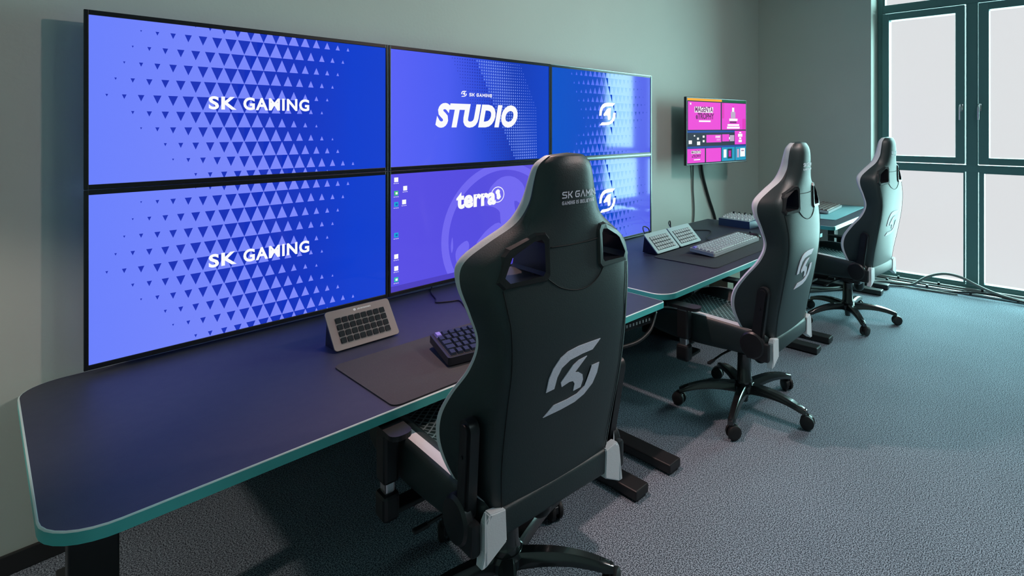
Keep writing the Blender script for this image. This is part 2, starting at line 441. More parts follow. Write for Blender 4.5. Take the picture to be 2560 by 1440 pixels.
SCR = dict(
 light=emis_ramp('screen_periwinkle', [(0.0, (106, 128, 252)), (0.35, (118, 134, 250)), (0.75, (128, 138, 250)), (1.0, (120, 134, 248))], 'X', -AW/2, AW/2),
 deep=emis_ramp('screen_royal_blue', [(0.0, (30, 48, 178)), (0.6, (18, 50, 188)), (0.85, (8, 60, 205)), (1.0, (14, 62, 205))], 'X', -AW/2, AW/2),
 white=emis('screen_white', (250, 250, 252)),
)
def triangles(t, mirror=False, light=None, deep=None):
    light = light or SCR['light']; deep = deep or SCR['deep']
    b_ = bmesh.new(); f3 = scr3(0.0)
    U = (lambda u: AW-u) if mirror else (lambda u: u)
    poly_flat(b_, [(0, 0), (AW, 0), (AW, AH), (0, AH)], f3, 0)
    H = 0.0615; p = 0.0475
    tri = []
    for r in range(-1, 10):
        z0 = 0.037+(r)*H                     # top line of this row
        z1 = z0+H
        if r <= 4: xL, xR = .147-.028*r, .90-.0275*r
        else: xL, xR = .096+.0465*(r-5), .761+.061*(r-5)
        if r == -1: xL, xR = .175, .93
        ph = (p/2)*(r % 2)
        c = (xL+xR)/2+0.01
        k0 = round((c-ph)/p); cx = k0*p+ph
        dk = []
        dk.append([(cx, z0), (AW, z0), (AW, z1), (cx, z1)])
        for k in range(0, 24):
            x = k*p+ph
            if xL-.01 <= x <= cx+.001:
                s = min(1.0, .10+.98*(x-xL+.01)/(c-xL))
                dk.append([(x-p/2*s, z0), (x+p/2*s, z0), (x, z0+H*s)])
        for q in dk:
            q = clip_poly(q, AW, AH)
            if q: tri.append((q, 1, .0003))
        for k in range(-1, 26):
            x = k*p+ph+p/2
            if x > cx-.001 and x <= xR+.015:
                s = min(1.0, .16+.95*(xR+.015-x)/(xR-c))
                q = clip_poly([(x-p/2*s, z1), (x+p/2*s, z1), (x, z1-H*s)], AW, AH)
                if q: tri.append((q, 0, .0006))
    # bottom strip below the last row keeps the split
    for q, mi, dy in tri:
        q = [(U(a), b) for a, b in q]
        if not mirror: q = q[::-1]
        poly_flat(b_, q, scr3(dy), mi)
    me = bpy.data.meshes.new('screen'); b_.to_mesh(me); b_.free()
    s = link('screen', me, [light, deep], t)
    return s

LOGO = [
 [(0.097, 0.903), (0.06, 0.9045), (0.01, 0.905), (-0.030, 0.900), (-0.056, 0.888), (-0.078, 0.864), (-0.089, 0.838), (-0.094, 0.799), (-0.066, 0.801), (-0.060, 0.833), (-0.047, 0.857), (-0.018, 0.872), (0.026, 0.877), (0.067, 0.878)],
 [(0.047, 0.864), (0.016, 0.861), (-0.005, 0.852), (-0.021, 0.836), (-0.044, 0.812), (-0.039, 0.797), (-0.012, 0.803), (0.002, 0.801), (0.010, 0.790), (0.008, 0.768), (0.036, 0.770), (0.042, 0.792), (0.037, 0.810), (0.021, 0.822), (0.005, 0.826), (0.026, 0.845)],
 [(0.072, 0.826), (0.103, 0.826), (0.099, 0.795), (0.085, 0.765), (0.055, 0.741), (0.020, 0.729), (-0.030, 0.725), (-0.093, 0.724), (-0.060, 0.749), (-0.012, 0.749), (0.026, 0.753), (0.052, 0.768), (0.067, 0.793)],
]
def logo(bm, cx, cz, sc, to3, thick=0.0, sgn=1):
    for k, P in enumerate(LOGO):
        q = [(cx+(x-0.004)*sc, cz+sgn*(z-0.814)*sc) for x, z in P]
        if sgn < 0: q = q[::-1]
        if thick: prism(bm, q, to3, thick)
        else: poly_flat(bm, q[::-1], to3)

def wordmark(screen):
    for wd, uc, ww in (('SK', .399, .096), ('GAMING', .600, .258)):
        font_mesh('lettering', wd, .066, (uc-AW/2, -.0012, AH/2-.305), screen, SCR['white'], offset=.0022, space=1.12, fit=(ww, .055))

m1 = make_monitor(0, 0, 'large blue wall display, top left of the six, SK GAMING over triangles')
s1 = triangles(m1); wordmark(s1)
m2 = make_monitor(0, 1, 'large blue wall display, bottom left of the six, SK GAMING over triangles')
s2 = triangles(m2); wordmark(s2)

# STUDIO screen
m3 = make_monitor(1, 0, 'blue wall display with STUDIO lettering, top middle of the six')
b_ = bmesh.new(); f3 = scr3(0)
m_bg = emis_ramp('studio_blue', [(0, (88, 98, 246)), (.30, (74, 92, 240)), (.52, (40, 74, 214)), (.72, (12, 56, 180)), (1, (8, 66, 200))], 'X', -AW/2, AW/2)
poly_flat(b_, [(0, 0), (AW, 0), (AW, AH), (0, AH)], f3, 0)
for r in range(34):
    v = .012+r*.0178
    sh = .36+.0085*r if r < 40 else 0
    for k in range(30):
        u = sh+k*.0165+(r % 2)*.008
        g = math.exp(-((k-15)/11)**2); s_ = .0022+.0048*g
        q = clip_poly([(u-s_, v+s_), (u+s_, v+s_), (u, v-s_)], AW, AH)
        if q and u < .98: poly_flat(b_, q[::-1], scr3(.0003), 1 if k > 9 else 2)
me = bpy.data.meshes.new('screen'); b_.to_mesh(me); b_.free()
s3 = link('screen', me, [m_bg, emis('studio_dots', (112, 140, 236)), emis('studio_dark_dots', (34, 48, 170))], m3)
font_mesh('lettering', 'STUDIO', .170, (-.012, -.0012, -.040), s3, SCR['white'], offset=.0100, shear=.24, sx=.86, space=1.08)
b_ = bmesh.new(); logo(b_, .435, .213, .19, lambda u, v, w_: (u-AW/2, -.0012-w_, AH/2-v), sgn=-1)
stroke_text(b_, 'SK GAMING', .470, 0, .020, .017, .0035, .0042, lambda u, v, w_: (u-AW/2, -.0012-w_, AH/2-.226+v), shear=.05)
fin('emblem', b_, SCR['white'], s3)

# desktop screen with the globe
m4 = make_monitor(1, 1, 'violet wall display with terra lettering and globe, bottom middle of the six')
b_ = bmesh.new()
m_v = emis_ramp('desktop_violet', [(0, (88, 78, 228)), (.5, (84, 76, 222)), (1, (98, 86, 220))], 'X', -AW/2, AW/2)
poly_flat(b_, [(0, 0), (AW, 0), (AW, AH), (0, AH)], scr3(0), 0)
def ring(cu, cv, r0, r1, a0, a1, mi, dy, n=70):
    for i in range(n):
        a, b = a0+(a1-a0)*i/n, a0+(a1-a0)*(i+1)/n
        q = [(cu+r0*math.cos(a), cv+r0*math.sin(a)), (cu+r1*math.cos(a), cv+r1*math.sin(a)), (cu+r1*math.cos(b), cv+r1*math.sin(b)), (cu+r0*math.cos(b), cv+r0*math.sin(b))]
        q = clip_poly(q, AW, AH)
        if q: poly_flat(b_, q, scr3(dy), mi)
ring(.72, .405, .385, .43, 0, 2*PI, 1, .0003)
def blob(P, mi, dy):
    P = [(v.x, v.y) for v in crom([(a, b, 0) for a, b in P], 3, closed=True)]
    q = clip_poly(P, AW, AH)
    if q: poly_flat(b_, q, scr3(dy), mi)
blob([(.62, .12), (.70, .065), (.80, .07), (.88, .14), (.86, .24), (.80, .22), (.78, .32), (.83, .36), (.76, .40), (.70, .36), (.69, .28), (.64, .24), (.57, .22), (.60, .17)], 1, .0003)
blob([(.60, .37), (.68, .34), (.74, .40), (.80, .47), (.78, .55), (.70, .59), (.66, .52), (.58, .50), (.52, .45), (.55, .41)], 1, .0003)
blob([(.40, .44), (.455, .415), (.47, .46), (.43, .51), (.42, .56), (.455, .60), (.42, .60), (.39, .54), (.38, .48)], 1, .0003)
blob([(.36, .38), (.365, .44), (.355, .47), (.35, .43)], 1, .0003)
# small globe emblem beside the lettering
ring(.672, .168, .044, .049, 0, 2*PI, 2, .0012, 30)
blob([(.6755+(a-.6565)*.72, .168+(b-.166)*.80) for a, b in [(.63, .14), (.655, .125), (.675, .14), (.668, .165), (.685, .185), (.66, .205), (.64, .19), (.65, .168), (.633, .158)]], 2, .0012)
blob([(.636, .165), (.645, .168), (.648, .19), (.640, .19)], 2, .0012)
# desktop icons and their captions
for u, v, mi in ((.030, .030, 2), (.030, .100, 3), (.030, .158, 4), (.079, .078, 2), (.073, .150, 2), (.030, .318, 4), (.030, .430, 2), (.030, .492, 2), (.030, .550, 5)):
    poly_flat(b_, [(u-.011, v-.012), (u+.011, v-.012), (u+.011, v+.012), (u-.011, v+.012)], scr3(.0004), mi)
    if mi in (3, 4, 5): poly_flat(b_, [(u-.004, v-.005), (u+.007, v-.005), (u+.007, v+.006), (u-.004, v+.006)], scr3(.0007), 2 if mi != 4 else 6)
    for q in range(3): poly_flat(b_, [(u-.014+q*.010, v+.018), (u-.007+q*.010, v+.018), (u-.007+q*.010, v+.0205), (u-.014+q*.010, v+.0205)], scr3(.0004), 2)
poly_flat(b_, [(0, AH-.03), (AW, AH-.03), (AW, AH), (0, AH)], scr3(.0004), 7)
me = bpy.data.meshes.new('screen'); b_.to_mesh(me); b_.free()
s4 = link('screen', me, [m_v, emis('desktop_violet_light', (112, 104, 240)), SCR['white'], emis('icon_green', (60, 190, 120)), emis('icon_cyan', (20, 170, 215)), emis('icon_teal', (40, 190, 170)), emis('icon_blue', (20, 90, 190)), emis('taskbar', (74, 62, 190))], m4)
for p in me.polygons:
    pass
font_mesh('lettering', 'terra', .138, (-.022, -.0012, AH/2-.178), s4, SCR['white'], offset=.0062, sx=.92, space=1.02)

lt2 = emis_ramp('screen_periwinkle_cool', [(0, (70, 100, 235)), (.5, (92, 118, 244)), (1, (84, 96, 232))], 'X', -AW/2, AW/2)
dp2 = emis_ramp('screen_azure', [(0, (0, 82, 200)), (.45, (6, 74, 196)), (1, (36, 62, 190))], 'X', -AW/2, AW/2)
for iz, lb in ((0, 'blue wall display with white SK emblem, top right of the six'), (1, 'blue wall display half hidden behind the nearest chair, bottom right of the six')):
    m5 = make_monitor(2, iz, lb, edge=M['bezel_s'])
    s5 = triangles(m5, mirror=True, light=lt2, deep=dp2)
    b_ = bmesh.new(); logo(b_, .560, .308, .95, lambda u, v, w_: (u-AW/2, -.0012-w_, AH/2-v), sgn=-1)
    fin('emblem', b_, SCR['white'], s5)

# ================================================================== small multiview display on its wall arm
tv = empty('television', (3.712, -.10, 1.20), -math.radians(8), 'wall-mounted screen tiled with magenta pictures, right of the video wall', 'television')
TW, TH = .885, .605
b_ = bmesh.new()
box(b_, (TW/2, .018, TH/2), (TW, .030, TH), bev=.004); fin('housing', b_, M['bezel'], tv)
b_ = bmesh.new(); box(b_, (TW/2, .06, TH/2), (.40, .06, .36), bev=.01); fin('rear_box', b_, M['plastic'], tv)
tm = [emis('tile_dark', (34, 40, 60), rough=.5, ior=1.2), emis('tile_magenta', (236, 60, 214), rough=.5, ior=1.2), emis('tile_orange', (250, 170, 30), rough=.5, ior=1.2), emis('tile_green', (10, 90, 50), rough=.5, ior=1.2), emis('tile_header', (20, 70, 160), rough=.5, ior=1.2),
      emis('tile_cyan', (20, 150, 190), rough=.5, ior=1.2), emis('tile_white', (250, 250, 252), rough=.5, ior=1.2), emis('tile_plum', (120, 16, 110), rough=.5, ior=1.2), emis('tile_pink', (225, 40, 190), rough=.5, ior=1.2), emis('tile_skin', (190, 170, 200), rough=.5, ior=1.2)]
b_ = bmesh.new()
def tr(u0, v0, u1, v1, mi, dy=.0003):
    g = lambda u, v, w_: (.012+u*(TW-.024), .002-dy, .012+(1-v)*(TH-.024))
    poly_flat(b_, [(u0, v0), (u0, v1), (u1, v1), (u1, v0)], g, mi)
tr(0, 0, 1, 1, 0, 0)
tr(.0, .0, .56, .035, 2); tr(.56, .0, 1, .035, 3)
tr(.01, .05, .54, .48, 1); tr(.56, .05, .995, .48, 1)
tr(.0, .495, .79, .525, 4); tr(.0, .735, 1, .765, 4); tr(.0, .30, .0, .30, 4)
tr(.30, .56, .55, .68, 1); tr(.565, .555, .69, .67, 1); tr(.79, .50, .995, .725, 1)
tr(.0, .77, .275, .985, 1); tr(.295, .77, .545, .985, 1); tr(.56, .765, .79, .985, 5); tr(.80, .765, .995, .985, 5)
for u, v, s in ((.02, .64, .05), (.10, .56, .02), (.15, .60, .03), (.15, .66, .05), (.24, .57, .03), (.24, .64, .03)): tr(u, v, u+s, v+s*1.1, 6)
tr(.45, .575, .53, .61, 6); tr(.47, .625, .53, .655, 6); tr(.70, .57, .78, .67, 9); tr(.685, .60, .70, .64, 6)
# trophy on the pink field: cup, stem, plinth
for a in ((.66, .39, .87, .42, 6), (.65, .43, .88, .465, 6), (.69, .30, .84, .34, 6), (.70, .345, .82, .375, 7), (.72, .19, .80, .295, 9), (.74, .12, .78, .19, 6), (.75, .09, .77, .12, 8)): tr(*a, dy=.0006)
tr(.56, .05, .60, .30, 8, .0006); tr(.93, .30, .995, .48, 8, .0006)
for a in ((.59, .80, .64, .93, 6), (.66, .79, .74, .95, 0), (.68, .82, .72, .92, 8), (.83, .80, .87, .94, 9), (.89, .79, .98, .93, 6), (.56, .95, .79, .985, 5), (.91, .82, .96, .84, 7)): tr(*a, dy=.0006)
for a in ((.87, .52, .91, .54, 6), (.85, .55, .93, .60, 6), (.87, .61, .91, .64, 6), (.86, .65, .92, .69, 6), (.04, .07, .06, .10, 6)): tr(*a, dy=.0006)
tr(.11, .125, .41, .215, 6, .0006); tr(.06, .80, .21, .845, 6, .0006); tr(.18, .335, .37, .36, 6, .0006); tr(.10, .93, .20, .945, 6, .0006)
me = bpy.data.meshes.new('screen'); b_.to_mesh(me); b_.free()
st = link('screen', me, tm, tv)
zt = lambda v: .012+(1-v)*(TH-.024)
font_mesh('lettering', 'MAGENTA', .066, (.012+.26*(TW-.024), .0009, zt(.17)), st, tm[7], offset=.0022, sx=.80)
font_mesh('lettering', 'eTROPHY', .072, (.012+.275*(TW-.024), .0009, zt(.275)), st, tm[7], offset=.003, sx=.80)
font_mesh('lettering', 'MAGENTA', .034, (.012+.135*(TW-.024), .0009, zt(.823)), st, tm[7], offset=.001, sx=.78)
font_mesh('lettering', 'eTROPHY', .036, (.012+.14*(TW-.024), .0009, zt(.885)), st, tm[7], offset=.0015, sx=.78)
b_ = bmesh.new()
box(b_, (.44, .115, .33), (.10, .05, .12)); tube(b_, [(.44, .13, .33), (.40, .17, .33), (.44, .215, .33)], .018, smooth=False)
fin('wall_arm', b_, M['deskleg'], tv)
def cable(name, pts, r, label, m=M['cable'], cat='cable', group=None, n=8):
    b_ = bmesh.new(); tube(b_, pts, r, n=n)
    o = fin(name, b_, m, smooth=True); tag(o, label, cat, group); return o
cable('power_cable', [(4.08, .075, 1.32), (4.10, .085, 1.12), (4.105, .088, .95), (4.12, .088, .8), (4.12, .088, .70), (4.11, .088, .62), (4.11, .088, .45)], .008, 'thin straight cable hanging under the tiled screen, the left one of two', m=M['gcable'])
cable('power_cable', [(4.22, .07, 1.32), (4.24, .08, 1.17), (4.29, .082, 1.02), (4.38, .083, .84), (4.45, .083, .72), (4.50, .083, .62), (4.53, .083, .48)], .013, 'thick black cable slanting down the wall below the tiled screen')

# ================================================================== desks
def rounded(x0, x1, y0, y1, rr, n=8):
    """rr: corner radii (x0y0, x1y0, x1y1, x0y1)"""
    out = []
    for (cx_, cy_, a0, r) in ((x0, y0, PI, rr[0]), (x1, y0, 1.5*PI, rr[1]), (x1, y1, 0, rr[2]), (x0, y1, .5*PI, rr[3])):
        sx = 1 if cx_ == x0 else -1; sy = 1 if cy_ == y0 else -1
        for i in range(n+1):
            a = a0+PI/2*i/n
            out.append((cx_+sx*r+r*math.cos(a), cy_+sy*r+r*math.sin(a)))
    return out
def make_desk(loc, rz, L, D, zt_, rr, label, legs, foot_y=(-.20, .10), rim=M['rim'], right_pair=True):
    t = empty('desk', loc, rz, label, 'desk', 'sit-stand desks')
    th = .031
    out = rounded(0, L, 0, D, rr)
    inn = rounded(.0045, L-.0045, .0045, D-.0045, [max(r-.0045, .002) for r in rr])
    b_ = bmesh.new(); prism(b_, inn, lambda u, v, w_: (u, v, zt_-w_), th-.001)
    top = fin('tabletop', b_, M['desk'], t)
    b_ = bmesh.new(); n = len(out)
    lv = [(out, zt_-.0025), (out, zt_-th+.001)]
    a = [b_.verts.new((*p, zt_-.003)) for p in out]; b2 = [b_.verts.new((*p, zt_-th)) for p in out]; c2 = [b_.verts.new((*p, zt_-th)) for p in inn]
    for i in range(n):
        j = (i+1) % n
        b_.faces.new((a[i], a[j], b2[j], b2[i])); b_.faces.new((b2[i], b2[j], c2[j], c2[i]))
    eb = fin('edge_band', b_, rim, t, smooth=True, sharp=40)
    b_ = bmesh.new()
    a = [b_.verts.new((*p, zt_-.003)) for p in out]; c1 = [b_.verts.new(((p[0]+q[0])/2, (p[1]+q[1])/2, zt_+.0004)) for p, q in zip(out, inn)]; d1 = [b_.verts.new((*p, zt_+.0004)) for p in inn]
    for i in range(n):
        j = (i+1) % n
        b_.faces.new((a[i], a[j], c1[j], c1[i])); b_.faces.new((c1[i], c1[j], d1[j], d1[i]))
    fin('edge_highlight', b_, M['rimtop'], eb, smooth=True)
    b_ = bmesh.new()
    box(b_, (L/2, D*.5, zt_-th-.02), (L*.8, .05, .035)); box(b_, (L/2, D*.5-.12, zt_-th-.02), (L*.8, .04, .035))
    fin('crossbar', b_, M['deskleg'], t)
    for (lx, ly, kind) in legs:
        b_ = bmesh.new()
        box(b_, (lx, ly, (zt_-th)*.5+.0), (.105, .065, zt_-th-.03), bev=.004)
        box(b_, (lx, ly, .33*zt_), (.088, .054, .4*zt_), bev=.003)
        box(b_, (lx, ly, zt_-th-.012), (.10, D*.62, .02), bev=.003)
        lg = fin('leg', b_, M['deskleg'], t)
        xs = (-.115, .115) if kind == 2 else (0,)
        for dx in xs:
            f_ = bmesh.new()
            box(f_, (lx+dx, (foot_y[0]+foot_y[1])/2+.0, .028), (.082, foot_y[1]-foot_y[0], .040), bev=.006)
            box(f_, (lx+dx, foot_y[0]+.03, .004), (.05, .05, .008)); box(f_, (lx+dx, foot_y[1]-.03, .004), (.05, .05, .008))
            fin('foot', f_, M['deskleg'], lg)
        if kind == 2:
            f_ = bmesh.new(); box(f_, (lx, ly, .03), (.16, .10, .034), bev=.004); fin('foot_plate', f_, M['deskleg'], lg)
    return t
R = math.radians
D1 = make_desk((-.195, -1.068, 0), R(-1.2), 2.19, 1.135, .643, (.13, .02, .02, .12), 'nearest long dark desk with cyan light painted on its edge, under the left displays', [(.125, .47, 1), (1.80, .72, 2)], foot_y=(-.265, .98))
D2 = make_desk((2.03, -1.095, 0), R(0.0), 2.24, 1.125, .655, (.10, .02, .02, .05), 'middle dark desk with two key pads, behind the nearest chair', [(1.47, .70, 2)], foot_y=(-.30, 1.0))
D3 = make_desk((4.125, -1.240, 0), R(0.5), 1.33, .66, .740, (.03, .02, .02, .02), 'farthest and tallest desk, against the wall beside the window', [(1.02, .36, 2), ], foot_y=(-.13, .62))
# controller box below desk 1
cb = empty('desk_controller', (1.86, -1.02, .555), R(-8), 'black button box hanging under the right end of the nearest desk', 'controller')
b_ = bmesh.new(); box(b_, (0, 0, .0), (.22, .07, .048), bev=.012); box(b_, (0, .02, .037), (.10, .03, .027)); fin('case', b_, M['plastic'], cb)
b_ = bmesh.new()
for k in range(8): box(b_, (-.085+k*.022, -.0355, .004), (.009, .003, .014))
fin('button_markings', b_, M['white'], cb)
cable('desk_cable', [(1.55, -.75, .60), (1.62, -1.0, .50), (1.75, -1.09, .49), (1.88, -1.10, .52), (1.97, -1.07, .585)], .010, 'black cable looping below the right end of the nearest desk')

# ================================================================== mats, key pads, keyboards
def mat_obj(name, x0, y0, L, D, z, rz, m, label):
    b_ = bmesh.new(); prism(b_, rounded(0, L, 0, D, (.03, .03, .03, .03), 5), lambda u, v, w_: (u, v, w_), .004)
    o = fin(name, b_, m); o.location = (x0, y0, z); o.rotation_euler = (0, 0, rz)
    tag(o, label, 'desk mat'); return o
mat_obj('desk_mat', .575, -1.075, 1.10, .47, .6434, R(-1.0), M['pad'], 'dark brownish desk mat on the nearest desk')
mat_obj('desk_mat', 2.68, -1.005, 1.20, .49, .6554, R(.3), M['pad'], 'dark desk mat under the pale keyboard on the middle desk')
mat_obj('desk_mat', 4.43, -1.135, .98, .42, .7404, R(2.0), M['pad_glare'], 'desk mat on the farthest desk, pale teal with painted glare')

def key_pad(loc, rz, W_, Lf, tilt, face, keycol, label, header=False, group=None):
    """wedge shaped control pad: 8 x 4 square keys in a flat face leaning back"""
    t = empty('control_keypad', loc, rz, label, 'keypad', group)
    ct, s_ = math.cos(tilt), math.sin(tilt)
    def q(u, v, w_): return (u, v*ct-w_*s_*-1*-1 if False else v*ct+(-w_)*s_*-1*-1, v*s_+w_*ct) if False else (u, v*ct-w_*s_, v*s_+w_*ct)
    z0 = .004
    Q = lambda u, v, w_: (q(u, v, w_)[0], q(u, v, w_)[1], q(u, v, w_)[2]+z0)
    b_ = bmesh.new(); prism(b_, rounded(0, W_, 0, Lf, (.012,)*4, 4), lambda u, v, w_: Q(u, v, w_), .007); fp = fin('faceplate', b_, face, t)
    b_ = bmesh.new()
    y1 = Lf*ct*.98; h1 = Lf*s_*.98
    for ux in (.012,):
        pr = [(.012, .0), (y1, h1-.004), (y1+.015, 0)]
        prism(b_, pr, lambda u, v, w_: (.012+w_, u, v), W_-.024)
    fin('stand', b_, M['plastic'], t)
    mx = W_*.11; my = Lf*.13; kw = (W_-2*mx)/8; kh = (Lf*.80-my)/4
    for i in range(8):
        for j in range(4):
            cu, cv = mx+(i+.5)*kw, my+(j+.5)*kh
            b_ = bmesh.new()
            prism(b_, [(cu+a*kw*.40, cv+b*kh*.40) for a, b in ((-1, -.8), (-.8, -1), (.8, -1), (1, -.8), (1, .8), (.8, 1), (-.8, 1), (-1, .8))], lambda u, v, w_: Q(u, v, .0072+w_), .004)
            fin('key', b_, keycol, fp)
    b_ = bmesh.new()
    prism(b_, [(mx, my), (W_-mx, my), (W_-mx, Lf*.80), (mx, Lf*.80)], lambda u, v, w_: Q(u, v, .0068+w_), .0008)
    fin('key_grid', b_, M['keyglass'] if not header else mat('key_gap_grey', (.16, .15, .15), .4), fp)
    b_ = bmesh.new()
    if header:
        cx_, cy_ = W_*.44, Lf*.905
        prism(b_, [(cx_+.0055*math.cos(a*PI/6), cy_+.0055*math.sin(a*PI/6)) for a in range(12)], lambda u, v, w_: Q(u, v, .007+w_), .0006)
        x = cx_+.011
        for wd in (.004, .006, .003, .006, .004, .006, .005, .004, .006, .005):
            prism(b_, [(x, cy_-.0032), (x+wd*.8, cy_-.0032), (x+wd*.8, cy_+.0032), (x, cy_+.0032)], lambda u, v, w_: Q(u, v, .007+w_), .0006); x += wd+.0008
        fin('printed_mark', b_, M['white'], fp)
    return t
key_pad((.640, -.485, .6434), R(-1), .262, .170, R(50), M['taupe'], M['keyglass'], 'taupe key pad with dark square keys on the nearest desk', header=True)
key_pad((2.735, -.512, .6594), R(1), .272, .172, R(44), M['silverface'], M['key_lt'], 'pale key pad on the middle desk, nearer the video wall', group='pair of key pads')
key_pad((3.022, -.507, .6594), R(1), .285, .172, R(44), M['silverface'], M['key_lt'], 'pale key pad on the middle desk, the right one of the pair', group='pair of key pads')

def keyboard(loc, rz, L, D, cols, rows, case, keym, label, capfirst=None, th=.022, tilt=R(5)):
    t = empty('keyboard', loc, rz, label, 'keyboard')
    ct, s_ = math.cos(tilt), math.sin(tilt)
    Q = lambda u, v, w_: (u, v*ct-w_*s_, v*s_+w_*ct+.002)
    b_ = bmesh.new(); prism(b_, rounded(0, L, 0, D, (.012,)*4, 4), lambda u, v, w_: Q(u, v, w_), th)
    box(b_, (L*.5, D*.82, D*s_*.45), (L*.8, .02, D*s_*.8+.004)); cs = fin('case', b_, case, t)
    kw = (L-.024)/cols; kh = (D-.024)/rows
    b_ = bmesh.new(); prism(b_, [(.009, .009), (L-.009, .009), (L-.009, D-.009), (.009, D-.009)], lambda u, v, w_: Q(u, v, th+w_-.0005), .001); fin('key_plate', b_, M['rubber'], cs)
    for j in range(rows):
        i = 0; off = (.0, .0, .0, .3, .5, .0)[j % 6]
        while i < cols-.01:
            wd = 1.0
            if j == 0 and abs(i-3) < .01: wd = 5.0 if cols > 14 else 4.0
            if j in (1, 2) and i == 0: wd = 1.5
            wd = min(wd, cols-i)
            u0, u1 = .012+i*kw+.0018, .012+(i+wd)*kw-.0018; v0, v1 = .012+j*kh+.0018, .012+(j+1)*kh-.0018
            first = capfirst and j == rows-1 and i == 0
            tgt = bmesh.new()
            a = [tgt.verts.new(Q(u, v, th)) for u, v in ((u0, v0), (u1, v0), (u1, v1), (u0, v1))]
            c = [tgt.verts.new(Q(u, v, th+.010)) for u, v in ((u0+.003, v0+.004), (u1-.003, v0+.004), (u1-.003, v1-.004), (u0+.003, v1-.004))]
            tgt.faces.new(c)
            for k in range(4): tgt.faces.new((a[k], a[(k+1) % 4], c[(k+1) % 4], c[k]))
            fin('escape_key' if first else 'key', tgt, capfirst if first else keym, t)
            i += wd
    return t
k1 = keyboard((.845, -.955, .6500), R(-14), .42, .235, 15, 5, M['case_dk'], M['key_navy'], 'compact navy keyboard with a lilac key beside the nearest chair', capfirst=M['purple'], th=.030)
keyboard((2.905, -.862, .6620), R(1.5), .70, .20, 18, 6, M['case_lt'], M['key_lt'], 'long silver keyboard with pale keys on the middle desk', capfirst=M['purple'])
keyboard((4.70, -.985, .7470), R(5), .50, .20, 15, 5, M['case_lt'], mat('brown_keycaps', (.16, .12, .11), .5), 'keyboard with brownish keys on the mat with painted glare')
# computer mouse beside the long keyboard
b_ = bmesh.new()
bmesh.ops.create_uvsphere(b_, u_segments=24, v_segments=14, radius=1, matrix=Matrix.Translation((0, 0, 0)) @ Matrix.Diagonal((.045, .075, .032, 1)))
for v in b_.verts:
    if v.co.z < 0: v.co.z = 0
    v.co.z *= 1+.25*(v.co.y/.075)*-1
mo = fin('mouse_body', b_, M['plastic'], smooth=True)
mr = empty('computer_mouse', (3.73, -.73, .6596), R(-20), 'black computer mouse at the right end of the long silver keyboard', 'computer mouse'); mo.parent = mr
b_ = bmesh.new(); cyl(b_, (-.004, .035, .026), (.004, .035, .026), .010, n=16); fin('scroll_wheel', b_, M['rubber'], mr)

# audio mixer at the back of the middle desk
mx_ = empty('audio_mixer', (4.040, -.228, .6556), R(-94), 'navy audio mixer with pale knobs at the back of the middle desk', 'mixer')
b_ = bmesh.new(); prism(b_, [(0, 0), (0, .062), (.205, .080), (.205, 0)], lambda u, v, w_: (w_, u, v), .32); fin('case', b_, M['navybox'], mx_)
b_ = bmesh.new(); prism(b_, [(.008, .0), (.312, .0), (.312, .19), (.008, .19)], lambda u, v, w_: (u, v+.008, .0628+v*.0878+w_), .001); pl = fin('control_panel', b_, M['silverface'], mx_)
for i in range(8):
    for j in range(5):
        b_ = bmesh.new()
        x, y = .028+i*.038, .026+j*.036; z = .0630+y*.0878
        if j == 0: box(b_, (x, y+.01, z+.008), (.012, .022, .014), bev=.002)
        else: cyl(b_, (x, y, z), (x, y, z+.02), .009, .0075, n=10)
        fin('fader' if j == 0 else 'knob', b_, M['white'], pl)
for i in range(5):
    b_ = bmesh.new(); cyl(b_, (.04+i*.06, .186, .076), (.04+i*.06, .186, .105), .010, n=12)
    fin('socket', b_, M['plastic'], mx_)

# cables on the desks
cable('keyboard_cable', [(1.36, .02, .652), (1.31, -.06, .648), (1.27, -.17, .647), (1.24, -.225, .647), (1.29, -.265, .647), (1.33, -.29, .647), (1.30, -.38, .647), (1.262, -.49, .647), (1.255, -.56, .647), (1.20, -.66, .655), (1.15, -.77, .668)], .0035, 'thin black cable running from the navy keyboard to the displays')
cable('keyboard_cable', [(3.32, -.655, .672), (3.33, -.58, .667), (3.45, -.46, .664), (3.62, -.40, .659), (3.74, -.31, .659), (3.66, -.18, .659), (3.75, -.03, .659)], .0035, 'thin black cable behind the long silver keyboard')
cable('keypad_cable', [(2.86, -.36, .70), (2.93, -.24, .76), (3.03, -.16, .775), (3.12, -.14, .74), (3.16, -.12, .665)], .0045, 'short arched cable behind the left pale key pad')
cable('keypad_cable', [(3.20, -.35, .70), (3.28, -.22, .765), (3.38, -.16, .77), (3.44, -.12, .70), (3.46, -.08, .660)], .0045, 'short arched cable behind the right pale key pad')

# ================================================================== things under the middle and far desk
t = empty('computer', (3.05, -.42, 0), R(6), 'dark computer case on the floor below the middle desk', 'computer')
b_ = bmesh.new(); box(b_, (0, 0, .21), (.20, .42, .40), bev=.008); fin('case', b_, M['plastic'], t)
b_ = bmesh.new(); box(b_, (0, -.215, .21), (.18, .012, .38), bev=.004); fin('front_panel', b_, M['metal_b'], t)
b_ = bmesh.new(); prism(b_, [(-.12, 0), (.13, 0), (.11, .11), (.02, .14), (-.09, .12)], lambda u, v, w_: (u, w_, v), .24)
o = fin('fabric_bag', b_, M['red'], smooth=False); o.location = (3.79, -.36, 0.0); tag(o, 'dark red fabric bag on the floor below the middle desk', 'bag')
b_ = bmesh.new(); box(b_, (0, 0, .13), (.34, .26, .26), bev=.003); o = fin('carton', b_, M['paper']); o.location = (4.12, -.20, 0); o.rotation_euler = (0, 0, R(10)); tag(o, 'beige carton on the floor behind the middle desk legs', 'box')
